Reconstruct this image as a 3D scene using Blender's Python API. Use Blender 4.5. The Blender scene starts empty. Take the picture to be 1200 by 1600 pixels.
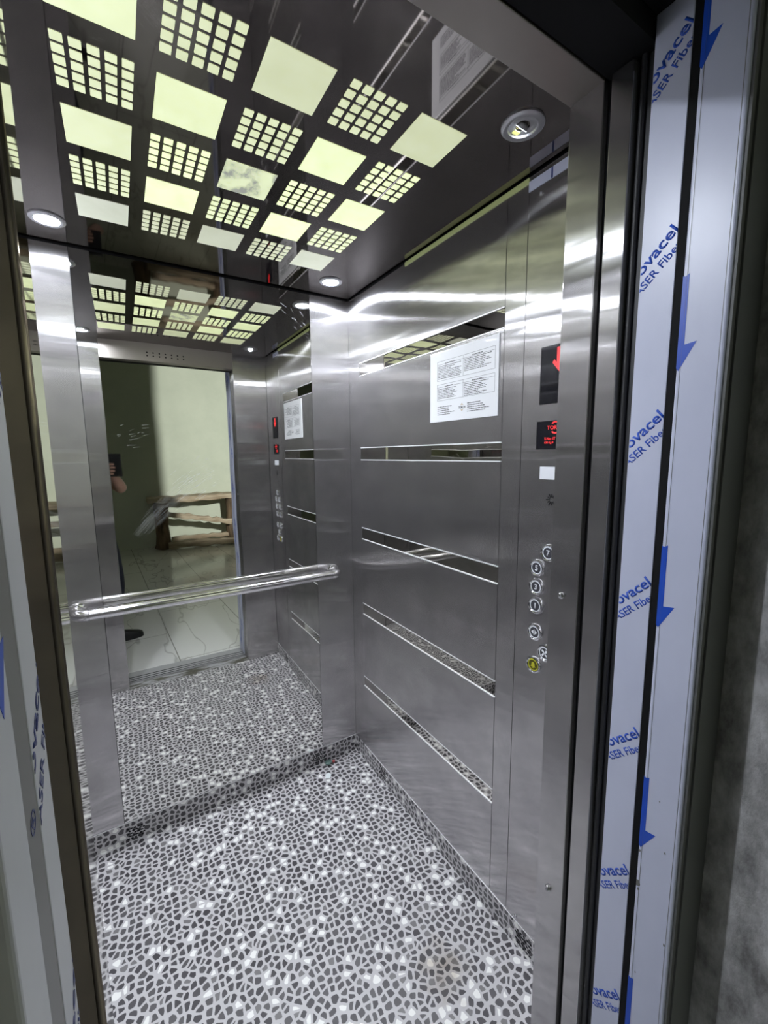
import bpy, bmesh, math, random
from mathutils import Vector, Matrix
random.seed(7)
S = bpy.context.scene
COL = S.collection
PI = math.pi

# ------------------------------------------------------------------ numbers (metres)
W, D, H = 1.21, 1.29, 2.2           # lift car: x -1.21..0, y 0 (mirror wall) .. -1.29 (door side)
ZB = 0.081                          # top of the mosaic skirting
MX0, MX1 = -1.024, -0.184           # mirror
XL, XR = -0.988, -0.2255              # car door opening
YB, YF = -1.290, -1.352             # door reveal depth
ZH = 2.097                          # underside of the car door header

# ------------------------------------------------------------------ helpers
def bx(bm, x0, x1, y0, y1, z0, z1, bev=0.0, seg=2):
    if x0 > x1: x0, x1 = x1, x0
    if y0 > y1: y0, y1 = y1, y0
    if z0 > z1: z0, z1 = z1, z0
    v = [bm.verts.new(p) for p in ((x0,y0,z0),(x1,y0,z0),(x1,y1,z0),(x0,y1,z0),(x0,y0,z1),(x1,y0,z1),(x1,y1,z1),(x0,y1,z1))]
    fs = [bm.faces.new([v[i] for i in q]) for q in ((3,2,1,0),(4,5,6,7),(0,1,5,4),(1,2,6,5),(2,3,7,6),(3,0,4,7))]
    if bev > 0:
        es = list({e for f in fs for e in f.edges})
        bmesh.ops.bevel(bm, geom=es, offset=bev, segments=seg, affect='EDGES', profile=0.5)
    return bm

def nb(): return bmesh.new()
def box(*a, **k): return bx(nb(), *a, **k)

def lathe(profile, M, seg=40, bm=None):
    """profile: list of (r, h) revolved about the local z axis, then moved by M"""
    bm = bm or nb()
    rings = []
    for r, h in profile:
        if r < 1e-6: rings.append([bm.verts.new(M @ Vector((0,0,h)))])
        else: rings.append([bm.verts.new(M @ Vector((r*math.cos(2*PI*i/seg), r*math.sin(2*PI*i/seg), h))) for i in range(seg)])
    for a, b in zip(rings, rings[1:]):
        for i in range(seg):
            j = (i+1) % seg
            if len(a) == 1 and len(b) == 1: continue
            if len(a) == 1: f = [a[0], b[j], b[i]]
            elif len(b) == 1: f = [a[i], a[j], b[0]]
            else: f = [a[i], a[j], b[j], b[i]]
            try: bm.faces.new(f)
            except ValueError: pass
    return bm

def tube(path, r, seg=20, cap=True, bm=None):
    bm = bm or nb()
    path = [Vector(p) for p in path]; rings = []
    n0 = None
    for i, p in enumerate(path):
        t = (path[min(i+1, len(path)-1)] - path[max(i-1, 0)]).normalized()
        if n0 is None: n0 = t.orthogonal().normalized()
        n0 = (n0 - t*n0.dot(t)).normalized(); b = t.cross(n0)
        rr = r[i] if isinstance(r, (list, tuple)) else r
        rings.append([bm.verts.new(p + rr*(math.cos(2*PI*k/seg)*n0 + math.sin(2*PI*k/seg)*b)) for k in range(seg)])
    for a, b in zip(rings, rings[1:]):
        for k in range(seg):
            bm.faces.new([a[k], a[(k+1)%seg], b[(k+1)%seg], b[k]])
    if cap:
        bm.faces.new(rings[0][::-1]); bm.faces.new(rings[-1])
    return bm

def prism(pts, origin, ux, uy, un, t, bm=None):
    """flat outline pts (2D) on axes ux, uy at origin, thickness t along un"""
    bm = bm or nb()
    o, ux, uy, un = Vector(origin), Vector(ux), Vector(uy), Vector(un)
    a = [bm.verts.new(o + ux*p[0] + uy*p[1]) for p in pts]
    b = [bm.verts.new(o + ux*p[0] + uy*p[1] + un*t) for p in pts]
    bm.faces.new(a); bm.faces.new(b[::-1])
    for i in range(len(pts)):
        j = (i+1) % len(pts); bm.faces.new([a[i], b[i], b[j], a[j]])
    return bm

def tag(o, label=None, cat=None, group=None, kind=None):
    if label: o['label'] = label
    if cat: o['category'] = cat
    if group: o['group'] = group
    if kind: o['kind'] = kind
    return o

def obj(name, bm, mat, parent=None, smooth=False, label=None, cat=None, group=None, kind=None):
    """bm is in world coordinates; the object origin goes to the bottom centre of its bounds"""
    bmesh.ops.recalc_face_normals(bm, faces=bm.faces)
    xs = [v.co.x for v in bm.verts]; ys = [v.co.y for v in bm.verts]; zs = [v.co.z for v in bm.verts]
    c = Vector(((min(xs)+max(xs))/2, (min(ys)+max(ys))/2, min(zs)))
    bmesh.ops.translate(bm, verts=bm.verts, vec=-c)
    me = bpy.data.meshes.new(name); bm.to_mesh(me); bm.free()
    if smooth:
        me.polygons.foreach_set('use_smooth', [True]*len(me.polygons))
        try: me.set_sharp_from_angle(angle=math.radians(40))
        except Exception: pass
    me.materials.append(mat)
    o = bpy.data.objects.new(name, me); COL.objects.link(o)
    wp = c
    if parent is not None:
        o.parent = parent; q = parent; off = Vector((0,0,0))
        while q is not None: off += q.location; q = q.parent
        o.location = wp - off
    else: o.location = wp
    return tag(o, label, cat, group, kind)

def empty(name, loc, label, cat, group=None, kind=None):
    o = bpy.data.objects.new(name, None); o.empty_display_size = 0.05; COL.objects.link(o)
    o.location = loc
    return tag(o, label, cat, group, kind)

def copy_tree(o, loc=None, parent=None):
    c = o.copy(); COL.objects.link(c)
    if parent is not None: c.parent = parent
    if loc is not None: c.location = loc
    for ch in list(o.children): copy_tree(ch, None, c)
    return c

def text_bm(s, origin, ux, uy, width=None, height=None, align='CENTER', depth=0.0004, bold=0.0, clip=None):
    """lettering as mesh: ux reading direction, uy up; scaled to width or height"""
    cu = bpy.data.curves.new('lettering', 'FONT'); cu.body = s; cu.size = 1.0; cu.offset = bold
    cu.resolution_u = 3; cu.fill_mode = 'FRONT'
    ob = bpy.data.objects.new('lettering', cu); COL.objects.link(ob)
    dg = bpy.context.evaluated_depsgraph_get(); dg.update()
    me = bpy.data.meshes.new_from_object(ob.evaluated_get(dg))
    bpy.data.objects.remove(ob); bpy.data.curves.remove(cu)
    bm = nb(); bm.from_mesh(me); bpy.data.meshes.remove(me)
    xs = [v.co.x for v in bm.verts]; ys = [v.co.y for v in bm.verts]
    w = max(xs)-min(xs); h = max(ys)-min(ys)
    sx = width/w if width else height/h
    sy = height/h if height else sx
    x0 = min(xs) if align == 'LEFT' else (min(xs)+max(xs))/2
    y0 = 0.0 if align == 'LEFT' else (min(ys)+max(ys))/2
    ux, uy = Vector(ux).normalized(), Vector(uy).normalized(); o = Vector(origin)
    un = ux.cross(uy)
    for v in bm.verts:
        v.co = o + ux*((v.co.x-x0)*sx) + uy*((v.co.y-y0)*sy)
    if clip:
        for p, n in clip:
            bmesh.ops.bisect_plane(bm, geom=bm.verts[:]+bm.edges[:]+bm.faces[:], plane_co=p, plane_no=n, clear_outer=True)
    r = bmesh.ops.extrude_face_region(bm, geom=bm.faces[:])
    for g in r['geom']:
        if isinstance(g, bmesh.types.BMVert): g.co += un*depth
    return bm

def join(*bms):
    out = nb()
    for b in bms:
        me = bpy.data.meshes.new('t'); b.to_mesh(me); b.free(); out.from_mesh(me); bpy.data.meshes.remove(me)
    return out

# ------------------------------------------------------------------ materials
def new_mat(name):
    m = bpy.data.materials.new(name); m.use_nodes = True
    nt = m.node_tree; b = nt.nodes['Principled BSDF']
    return m, nt, b

def simple(name, col, rough=0.5, metal=0.0, spec=0.5, emis=None, estr=0.0, coat=0.0):
    m, nt, b = new_mat(name)
    b.inputs['Base Color'].default_value = (*col, 1); b.inputs['Roughness'].default_value = rough
    b.inputs['Metallic'].default_value = metal; b.inputs['Specular IOR Level'].default_value = spec
    b.inputs['Coat Weight'].default_value = coat
    if emis:
        b.inputs['Emission Color'].default_value = (*emis, 1); b.inputs['Emission Strength'].default_value = estr
    return m

def N(nt, t, **kw):
    n = nt.nodes.new(t)
    for k, v in kw.items():
        if k in n.inputs: n.inputs[k].default_value = v
        else: setattr(n, k, v)
    return n

def world_pos(nt, scale):
    g = N(nt, 'ShaderNodeNewGeometry'); mp = N(nt, 'ShaderNodeMapping')
    mp.inputs['Scale'].default_value = scale
    nt.links.new(g.outputs['Position'], mp.inputs['Vector'])
    return mp.outputs['Vector']

def steel(name, base=(0.66,0.645,0.645), wave=0.035, sharp=0.18, soft=0.36):
    """brushed sheet steel, vertical grain: highlights smear sideways"""
    m, nt, b = new_mat(name); L = nt.links
    nt.nodes.remove(b)
    tg = N(nt, 'ShaderNodeTangent', direction_type='RADIAL', axis='Z')
    n1 = N(nt, 'ShaderNodeTexNoise'); n1.inputs['Scale'].default_value = 1.0; n1.inputs['Detail'].default_value = 3
    L.new(world_pos(nt, (420, 420, 5)), n1.inputs['Vector'])
    n2 = N(nt, 'ShaderNodeTexNoise'); n2.inputs['Scale'].default_value = 1.0; n2.inputs['Detail'].default_value = 5; n2.inputs['Roughness'].default_value = 0.65
    L.new(world_pos(nt, (7, 7, 9)), n2.inputs['Vector'])
    cr = N(nt, 'ShaderNodeValToRGB'); cr.color_ramp.elements[0].position = 0.3; cr.color_ramp.elements[1].position = 0.72
    cr.color_ramp.elements[0].color = (base[0]*0.80, base[1]*0.80, base[2]*0.81, 1); cr.color_ramp.elements[1].color = (base[0]*1.07, base[1]*1.07, base[2]*1.07, 1)
    L.new(n2.outputs['Fac'], cr.inputs[0])
    n3 = N(nt, 'ShaderNodeTexNoise'); n3.inputs['Scale'].default_value = 1.0; n3.inputs['Detail'].default_value = 2
    L.new(world_pos(nt, (1.5, 1.5, 16)), n3.inputs['Vector'])
    bp = N(nt, 'ShaderNodeBump'); bp.inputs['Strength'].default_value = wave; bp.inputs['Distance'].default_value = 0.02
    L.new(n3.outputs['Fac'], bp.inputs['Height'])
    gs = []
    for r, a in ((sharp, -0.84), (soft, -0.80)):
        g = N(nt, 'ShaderNodeBsdfAnisotropic'); g.inputs['Anisotropy'].default_value = a
        mr = N(nt, 'ShaderNodeMath', operation='MULTIPLY_ADD'); L.new(n1.outputs['Fac'], mr.inputs[0]); mr.inputs[1].default_value = 0.03; mr.inputs[2].default_value = r-0.015
        L.new(mr.outputs[0], g.inputs['Roughness']); L.new(cr.outputs[0], g.inputs['Color'])
        L.new(tg.outputs[0], g.inputs['Tangent']); L.new(bp.outputs[0], g.inputs['Normal']); gs.append(g)
    mx = N(nt, 'ShaderNodeMixShader'); mx.inputs[0].default_value = 0.13
    L.new(gs[0].outputs[0], mx.inputs[1]); L.new(gs[1].outputs[0], mx.inputs[2])
    df = N(nt, 'ShaderNodeBsdfDiffuse'); df.inputs['Color'].default_value = (0.55,0.54,0.56,1)   # even diffuse share added to brighten the sheet
    m2 = N(nt, 'ShaderNodeMixShader'); m2.inputs[0].default_value = 0.045
    L.new(mx.outputs[0], m2.inputs[1]); L.new(df.outputs[0], m2.inputs[2])
    L.new(m2.outputs[0], nt.nodes['Material Output'].inputs['Surface'])
    return m

def polished(name, base, rough=0.02, wave=0.0, wscale=(3,3,3), scratches=False):
    m, nt, b = new_mat(name); L = nt.links
    b.inputs['Metallic'].default_value = 1.0; b.inputs['Base Color'].default_value = (*base, 1); b.inputs['Roughness'].default_value = rough
    if wave > 0:
        n3 = N(nt, 'ShaderNodeTexNoise'); n3.inputs['Scale'].default_value = 1.0; n3.inputs['Detail'].default_value = 1
        L.new(world_pos(nt, wscale), n3.inputs['Vector'])
        bp = N(nt, 'ShaderNodeBump'); bp.inputs['Strength'].default_value = wave; bp.inputs['Distance'].default_value = 0.02
        L.new(n3.outputs['Fac'], bp.inputs['Height']); L.new(bp.outputs[0], b.inputs['Normal'])
    if scratches:
        n4 = N(nt, 'ShaderNodeTexNoise'); n4.inputs['Scale'].default_value = 1.0; n4.inputs['Detail'].default_value = 4
        L.new(world_pos(nt, (5, 5, 5)), n4.inputs['Vector'])
        mr = N(nt, 'ShaderNodeMapRange'); mr.inputs['From Min'].default_value = 0.45; mr.inputs['From Max'].default_value = 0.8; mr.inputs['To Min'].default_value = rough; mr.inputs['To Max'].default_value = rough+0.03
        L.new(n4.outputs['Fac'], mr.inputs['Value']); L.new(mr.outputs[0], b.inputs['Roughness'])
    return m

def mosaic(name, axes, scale=45.0, rough=0.38, stain=None):
    """vinyl with a crazy-paving print: grey chips, some white ones, pale grout"""
    m, nt, b = new_mat(name); L = nt.links
    g = N(nt, 'ShaderNodeNewGeometry'); sp = N(nt, 'ShaderNodeSeparateXYZ'); cb = N(nt, 'ShaderNodeCombineXYZ')
    L.new(g.outputs['Position'], sp.inputs[0])
    L.new(sp.outputs[axes[0]], cb.inputs[0]); L.new(sp.outputs[axes[1]], cb.inputs[1])
    wn = N(nt, 'ShaderNodeTexNoise'); wn.inputs['Scale'].default_value = 55; wn.inputs['Detail'].default_value = 1
    L.new(cb.outputs[0], wn.inputs['Vector'])
    va = N(nt, 'ShaderNodeVectorMath', operation='MULTIPLY_ADD'); va.inputs[1].default_value = (0.006,0.006,0); L.new(wn.outputs['Color'], va.inputs[0]); L.new(cb.outputs[0], va.inputs[2])
    v1 = N(nt, 'ShaderNodeTexVoronoi', voronoi_dimensions='2D', feature='DISTANCE_TO_EDGE'); v1.inputs['Scale'].default_value = scale
    v2 = N(nt, 'ShaderNodeTexVoronoi', voronoi_dimensions='2D', feature='F1'); v2.inputs['Scale'].default_value = scale
    for v in (v1, v2): L.new(va.outputs[0], v.inputs['Vector']); v.inputs['Randomness'].default_value = 0.80
    chip = N(nt, 'ShaderNodeMapRange'); chip.inputs['From Min'].default_value = 0.128; chip.inputs['From Max'].default_value = 0.160
    f1 = N(nt, 'ShaderNodeMath', operation='SUBTRACT'); L.new(v2.outputs['Distance'], f1.inputs[0]); f1.inputs[1].default_value = 0.40
    f2 = N(nt, 'ShaderNodeMath', operation='MAXIMUM'); L.new(f1.outputs[0], f2.inputs[0]); f2.inputs[1].default_value = 0.0
    f3 = N(nt, 'ShaderNodeMath', operation='MULTIPLY_ADD'); L.new(f2.outputs[0], f3.inputs[0]); f3.inputs[1].default_value = -0.45; L.new(v1.outputs['Distance'], f3.inputs[2])
    L.new(f3.outputs[0], chip.inputs['Value'])
    sc = N(nt, 'ShaderNodeSeparateColor'); L.new(v2.outputs['Color'], sc.inputs[0])
    cr = N(nt, 'ShaderNodeValToRGB'); cr.color_ramp.interpolation = 'CONSTANT'
    e = cr.color_ramp.elements
    e[0].position = 0.0; e[0].color = (0.050,0.046,0.052,1); e[1].position = 0.30; e[1].color = (0.064,0.060,0.066,1)
    for p, c in ((0.55,(0.088,0.084,0.089,1)),(0.72,(0.17,0.162,0.165,1)),(0.80,(0.080,0.076,0.08,1)),(0.882,(0.86,0.855,0.83,1))):
        k = e.new(p); k.color = c
    L.new(sc.outputs[0], cr.inputs[0])
    mx = N(nt, 'ShaderNodeMix', data_type='RGBA'); L.new(chip.outputs[0], mx.inputs['Factor'])
    mx.inputs[6].default_value = (0.52,0.505,0.515,1); L.new(cr.outputs[0], mx.inputs[7])
    out = mx.outputs[2]
    if stain:
        dv = N(nt, 'ShaderNodeVectorMath', operation='DISTANCE'); dv.inputs[1].default_value = (*stain[:2],0); L.new(cb.outputs[0], dv.inputs[0])
        sn = N(nt, 'ShaderNodeTexNoise'); sn.inputs['Scale'].default_value = 28; sn.inputs['Detail'].default_value = 5; L.new(cb.outputs[0], sn.inputs['Vector'])
        ma = N(nt, 'ShaderNodeMath', operation='MULTIPLY_ADD'); L.new(sn.outputs['Fac'], ma.inputs[0]); ma.inputs[1].default_value = 0.16; L.new(dv.outputs['Value'], ma.inputs[2])
        mr = N(nt, 'ShaderNodeMapRange'); mr.inputs['From Min'].default_value = 0.085; mr.inputs['From Max'].default_value = 0.17; mr.inputs['To Min'].default_value = 0.62; mr.inputs['To Max'].default_value = 0.0
        L.new(ma.outputs[0], mr.inputs['Value'])
        ms_ = N(nt, 'ShaderNodeMix', data_type='RGBA'); ms_.blend_type = 'MULTIPLY'; L.new(mr.outputs[0], ms_.inputs['Factor']); L.new(out, ms_.inputs[6]); ms_.inputs[7].default_value = (0.42,0.33,0.20,1); out = ms_.outputs[2]
    L.new(out, b.inputs['Base Color'])
    b.inputs['Roughness'].default_value = rough; b.inputs['Specular IOR Level'].default_value = 0.45
    return m

def noisy(name, c0, c1, scale, rough=0.8, detail=5, bump=0.0, lo=0.35, hi=0.65):
    m, nt, b = new_mat(name); L = nt.links
    n = N(nt, 'ShaderNodeTexNoise'); n.inputs['Scale'].default_value = 1.0; n.inputs['Detail'].default_value = detail; n.inputs['Roughness'].default_value = 0.65
    L.new(world_pos(nt, scale if isinstance(scale, tuple) else (scale,)*3), n.inputs['Vector'])
    cr = N(nt, 'ShaderNodeValToRGB'); cr.color_ramp.elements[0].position = lo; cr.color_ramp.elements[1].position = hi
    cr.color_ramp.elements[0].color = (*c0,1); cr.color_ramp.elements[1].color = (*c1,1)
    L.new(n.outputs['Fac'], cr.inputs[0]); L.new(cr.outputs[0], b.inputs['Base Color']); b.inputs['Roughness'].default_value = rough
    if bump:
        bp = N(nt, 'ShaderNodeBump'); bp.inputs['Strength'].default_value = bump; bp.inputs['Distance'].default_value = 0.01
        L.new(n.outputs['Fac'], bp.inputs['Height']); L.new(bp.outputs[0], b.inputs['Normal'])
    return m

def glow(name, col, strength, stain=False):
    m, nt, b = new_mat(name); L = nt.links
    b.inputs['Base Color'].default_value = (0.6,0.62,0.5,1); b.inputs['Roughness'].default_value = 0.35
    b.inputs['Emission Strength'].default_value = strength
    n = N(nt, 'ShaderNodeTexNoise'); n.inputs['Detail'].default_value = 6 if stain else 3; n.inputs['Scale'].default_value = 1.0; n.inputs['Roughness'].default_value = 0.7 if stain else 0.5
    L.new(world_pos(nt, (24,16,16) if stain else (22,22,22)), n.inputs['Vector'])
    cr = N(nt, 'ShaderNodeValToRGB')
    if stain:
        cr.color_ramp.elements[0].position = 0.38; cr.color_ramp.elements[0].color = (0.06,0.06,0.07,1)
        cr.color_ramp.elements[1].position = 0.53; cr.color_ramp.elements[1].color = (*col,1)
    else:
        cr.color_ramp.elements[0].position = 0.25; cr.color_ramp.elements[0].color = (col[0]*0.86,col[1]*0.86,col[2]*0.80,1)
        cr.color_ramp.elements[1].position = 0.75; cr.color_ramp.elements[1].color = (min(1,col[0]*1.06),min(1,col[1]*1.05),col[2]*1.1,1)
    L.new(n.outputs['Fac'], cr.inputs[0]); L.new(cr.outputs[0], b.inputs['Emission Color'])
    return m

def marble(name):
    m, nt, b = new_mat(name); L = nt.links
    p = world_pos(nt, (1,1,1))
    n = N(nt, 'ShaderNodeTexNoise'); n.inputs['Scale'].default_value = 1.1; n.inputs['Detail'].default_value = 3; n.inputs['Distortion'].default_value = 0.2
    mp = N(nt, 'ShaderNodeMapping'); mp.inputs['Rotation'].default_value = (0,0,0.9); mp.inputs['Scale'].default_value = (2.2,0.7,1)
    L.new(p, mp.inputs[0]); L.new(mp.outputs[0], n.inputs['Vector'])
    s = N(nt, 'ShaderNodeMath', operation='SUBTRACT'); L.new(n.outputs['Fac'], s.inputs[0]); s.inputs[1].default_value = 0.5
    a = N(nt, 'ShaderNodeMath', operation='ABSOLUTE'); L.new(s.outputs[0], a.inputs[0])
    cr = N(nt, 'ShaderNodeValToRGB'); cr.color_ramp.elements[0].position = 0.0; cr.color_ramp.elements[0].color = (0.52,0.51,0.49,1)
    cr.color_ramp.elements[1].position = 0.008; cr.color_ramp.elements[1].color = (0.82,0.82,0.80,1)
    L.new(a.outputs[0], cr.inputs[0])
    bk = N(nt, 'ShaderNodeTexBrick'); bk.offset = 0.5
    bk.inputs['Scale'].default_value = 1.0; bk.inputs['Mortar Size'].default_value = 0.003; bk.inputs['Brick Width'].default_value = 1.2; bk.inputs['Row Height'].default_value = 0.6
    mp2 = N(nt, 'ShaderNodeMapping'); mp2.inputs['Rotation'].default_value = (0,0,PI/2+0.05); mp2.inputs['Location'].default_value = (2.0,-0.02,0)
    L.new(p, mp2.inputs[0]); L.new(mp2.outputs[0], bk.inputs['Vector'])
    L.new(cr.outputs[0], bk.inputs['Color1']); L.new(cr.outputs[0], bk.inputs['Color2']); bk.inputs['Mortar'].default_value = (0.22,0.21,0.19,1)
    L.new(bk.outputs['Color'], b.inputs['Base Color']); b.inputs['Roughness'].default_value = 0.16
    return m

M = {}
M['steel'] = steel('brushed_steel')
M['steel_dark'] = steel('brushed_steel_door', base=(0.58,0.55,0.52))
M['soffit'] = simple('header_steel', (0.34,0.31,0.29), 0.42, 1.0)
M['mirror'] = polished('mirror_steel', (0.77,0.77,0.745), 0.008, 0.05, (2.2,2.2,3.0), True)
M['band'] = polished('polished_band', (0.60,0.58,0.55), 0.012, 0.10, (5,5,3))
M['reveal_polished'] = polished('polished_reveal', (0.70,0.69,0.66), 0.03, 0.05, (4,4,3))
M['ceiling'] = polished('black_mirror_ceiling', (0.265,0.24,0.23), 0.03, 0.012, (4,4,4))
M['scratch'] = simple('scratched_metal', (0.62,0.63,0.62), 0.6, 0.5)
M['trim'] = simple('bright_edge', (0.92,0.92,0.93), 0.45, 0.55)
M['chrome'] = simple('chrome', (0.80,0.80,0.83), 0.07, 1.0)
M['black'] = simple('black_gap', (0.010,0.010,0.011), 0.7, spec=0.1)
M['rubber'] = simple('black_rubber', (0.02,0.02,0.022), 0.5)
M['mosaic_floor'] = mosaic('mosaic_vinyl_floor', (0,1), stain=(-0.232,-0.985))
M['mosaic_back'] = mosaic('mosaic_vinyl_back', (0,2))
M['mosaic_side'] = mosaic('mosaic_vinyl_side', (1,2))
M['film'] = noisy('protective_film', (0.50,0.525,0.66), (0.56,0.585,0.72), (3,3,2), 0.34)
M['film_grey'] = noisy('protective_film_grey', (0.50,0.51,0.53), (0.58,0.59,0.61), (3,3,2), 0.4)
M['film_dark'] = simple('film_shade_and_marks', (0.16,0.16,0.15), 0.4)  # shade of the left groove painted as dark film; also seams and scuffs
M['blue'] = simple('blue_print', (0.01,0.07,0.48), 0.4)
M['navy'] = simple('navy_print', (0.015,0.03,0.16), 0.4)
M['concrete'] = noisy('raw_concrete', (0.22,0.215,0.21), (0.66,0.65,0.65), (30,24,12), 0.9, 9, 0.6)
M['frame_grey'] = simple('primed_frame', (0.13,0.135,0.13), 0.55)
M['hall_wall'] = noisy('green_wall_paint', (0.52,0.55,0.45), (0.58,0.61,0.50), 2.0, 0.85)
M['hall_ceiling'] = simple('hall_ceiling_paint', (0.25,0.25,0.22), 0.9)
M['marble'] = marble('marble_tile')
M['sill'] = simple('aluminium_sill', (0.50,0.50,0.51), 0.5, 0.25)
M['rail'] = simple('polished_rail', (0.84,0.83,0.84), 0.13, 1.0)
M['steel_left'] = steel('brushed_steel_jamb', base=(0.25,0.21,0.155))  # browned copy of the steel, the dark hall's reflection put into the colour
M['btn_olive'] = simple('alarm_face', (0.07,0.065,0.012), 0.2)
M['sill_dirt'] = noisy('worn_sill_plate', (0.10,0.095,0.07), (0.42,0.42,0.43), (6,30,6), 0.6, 4, 0, 0.45, 0.55)
M['paper'] = simple('laminated_paper', (0.80,0.81,0.84), 0.28, coat=0.5)
M['ink'] = simple('black_ink', (0.05,0.05,0.055), 0.5)
M['gold'] = simple('gold_ink', (0.45,0.30,0.08), 0.5)
M['screen'] = simple('black_screen', (0.008,0.008,0.012), 0.06)
M['red'] = simple('red_led', (0.3,0.01,0.01), 0.4, emis=(1.0,0.02,0.025), estr=1.1)
M['white_lamp'] = simple('white_diffuser', (0.78,0.79,0.84), 0.4)
M['btn_face'] = simple('button_face', (0.13,0.13,0.15), 0.18, 0.6)
M['btn_white'] = simple('button_white', (0.75,0.76,0.80), 0.35)
M['btn_yellow'] = simple('button_yellow', (0.52,0.50,0.03), 0.3)
M['ring'] = simple('satin_ring', (0.55,0.55,0.58), 0.35, 1.0)
M['lens'] = simple('frosted_lens', (0.45,0.45,0.47), 0.3, 0.3)
M['lamp'] = simple('led_disc', (0.9,0.9,0.9), 0.4, emis=(0.87,0.92,1.0), estr=1500)
M['lamp_small'] = simple('led_disc_small', (0.9,0.9,0.9), 0.4, emis=(0.85,0.91,1.0), estr=5200)
M['lamp_swivel'] = simple('led_disc_swivel', (0.9,0.9,0.9), 0.4, emis=(0.84,0.90,1.0), estr=22)
M['chip'] = simple('led_chip', (0.8,0.8,0.3), 0.4, emis=(0.72,0.78,0.22), estr=0.8)
M['edge_glow'] = simple('wall_top_glow', (0.25,0.27,0.12), 0.4, emis=(0.28,0.33,0.15), estr=0.30)  # olive light along the wall top, put in as a glowing strip
M['wood'] = noisy('rough_wood', (0.27,0.20,0.13), (0.50,0.42,0.31), (3,22,22), 0.8, 5, 0.3)
M['bark'] = noisy('dark_log', (0.06,0.04,0.025), (0.22,0.15,0.09), (16,16,3), 0.9, 5, 0.4)
M['skin'] = noisy('skin', (0.42,0.24,0.17), (0.50,0.29,0.21), 30.0, 0.5)
M['hair'] = simple('dark_hair', (0.02,0.015,0.012), 0.6)
M['shirt'] = simple('black_shirt', (0.02,0.02,0.022), 0.85)
M['trousers'] = simple('navy_trousers', (0.015,0.018,0.035), 0.85)
M['shoe'] = simple('black_leather', (0.012,0.012,0.013), 0.35)
M['phone'] = simple('black_phone', (0.008,0.008,0.009), 0.15)
M['litter_green'] = simple('green_wrapper', (0.14,0.22,0.20), 0.4)
M['litter_red'] = simple('red_wrapper', (0.5,0.10,0.10), 0.4)
M['litter_white'] = simple('white_scrap', (0.75,0.80,0.80), 0.5)
M['eye'] = simple('eye_white', (0.7,0.68,0.66), 0.2)
M['lips'] = simple('lips', (0.38,0.15,0.13), 0.45)

st = dict(kind='structure')

# ------------------------------------------------------------------ car floor, ceiling
fl = obj('floor', box(-W, 0, YB, 0, -0.04, 0), M['mosaic_floor'], label='grey and white stone-chip mosaic vinyl floor of the lift', cat='floor', **st)
ce = obj('ceiling', box(-W, 0, YB, 0, H, H+0.03), M['ceiling'], label='black mirror steel ceiling of the lift', cat='ceiling', **st)

# ------------------------------------------------------------------ mirror wall
wb = obj('wall_back', box(-W, 0, 0.004, 0.03, 0, H+0.03), M['black'], label='steel rear wall of the lift with a tall mirror', cat='wall', **st)
obj('steel_column', box(MX1, 0, 0, 0.004, ZB+0.003, H-0.006, bev=0.0007), M['steel'], wb, label='brushed steel column right of the mirror')
obj('steel_column', box(-W, MX0, 0, 0.004, ZB+0.003, H-0.006, bev=0.0007), M['steel'], wb, label='brushed steel column left of the mirror')
mir = obj('mirror', box(MX0+0.0015, MX1-0.0015, -0.0005, 0.004, ZB+0.003, H-0.007), M['mirror'], label='tall polished mirror panel between two steel columns on the rear wall', cat='mirror')
sc = nb(); rs = random.Random(11)
def scratch(p, q, w_):
    p, q = Vector(p), Vector(q); d = (q-p).normalized(); n_ = Vector((-d.y, d.x))*w_/2
    prism([p+n_, p-n_, q-n_*0.3, q+n_*0.3], (0,-0.0005,0), (1,0,0), (0,0,1), (0,-1,0), 0.0001, sc)
def arc(u): return Vector((-0.905+0.29*u, 1.215+0.235*u-0.10*u*(1-u)*-1))
for k in range(230):
    t = rs.random(); off = rs.gauss(0,1)*(0.013+0.012*t)
    t1 = t + rs.uniform(0.05,0.24)*(1.15-t)
    n_ = lambda u: (lambda tn: Vector((-tn.y,tn.x)))((arc(u+.02)-arc(u-.02)).normalized())
    w_ = rs.uniform(0.00012,0.00034) if t < .55 else rs.uniform(0.0004,0.0013)
    m_ = (t+t1)/2; p0, p1, p2 = (arc(q_)+n_(q_)*off*(1+.6*q_) for q_ in (t,m_,t1))
    scratch(p0, p1, w_); scratch(p1, p2, w_)
for k in range(16):
    a = Vector((rs.uniform(-0.95,-0.85), rs.uniform(1.54,1.63))); scratch(a, a+Vector((rs.uniform(.006,.03), rs.uniform(.001,.008))), rs.uniform(0.0003,0.0006))
for k in range(12):
    a = Vector((rs.uniform(-0.32,-0.20), rs.uniform(2.02,2.15))); scratch(a, a+Vector((rs.uniform(.006,.025), -rs.uniform(.004,.02))), rs.uniform(0.0002,0.0004))
ms = obj('scratches', sc, M['scratch'], mir, label='pale rubbed scratch marks on the mirror'); ms['kind'] = 'stuff'
bb = obj('baseboard_back', box(-W, 0, -0.001, 0.004, 0, ZB), M['mosaic_back'], label='mosaic vinyl skirting under the mirror', cat='baseboard', **st)
obj('edge_strip', box(-W, 0, -0.0015, 0.003, ZB, ZB+0.0026), M['trim'], bb, label='bright metal edge')
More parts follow.
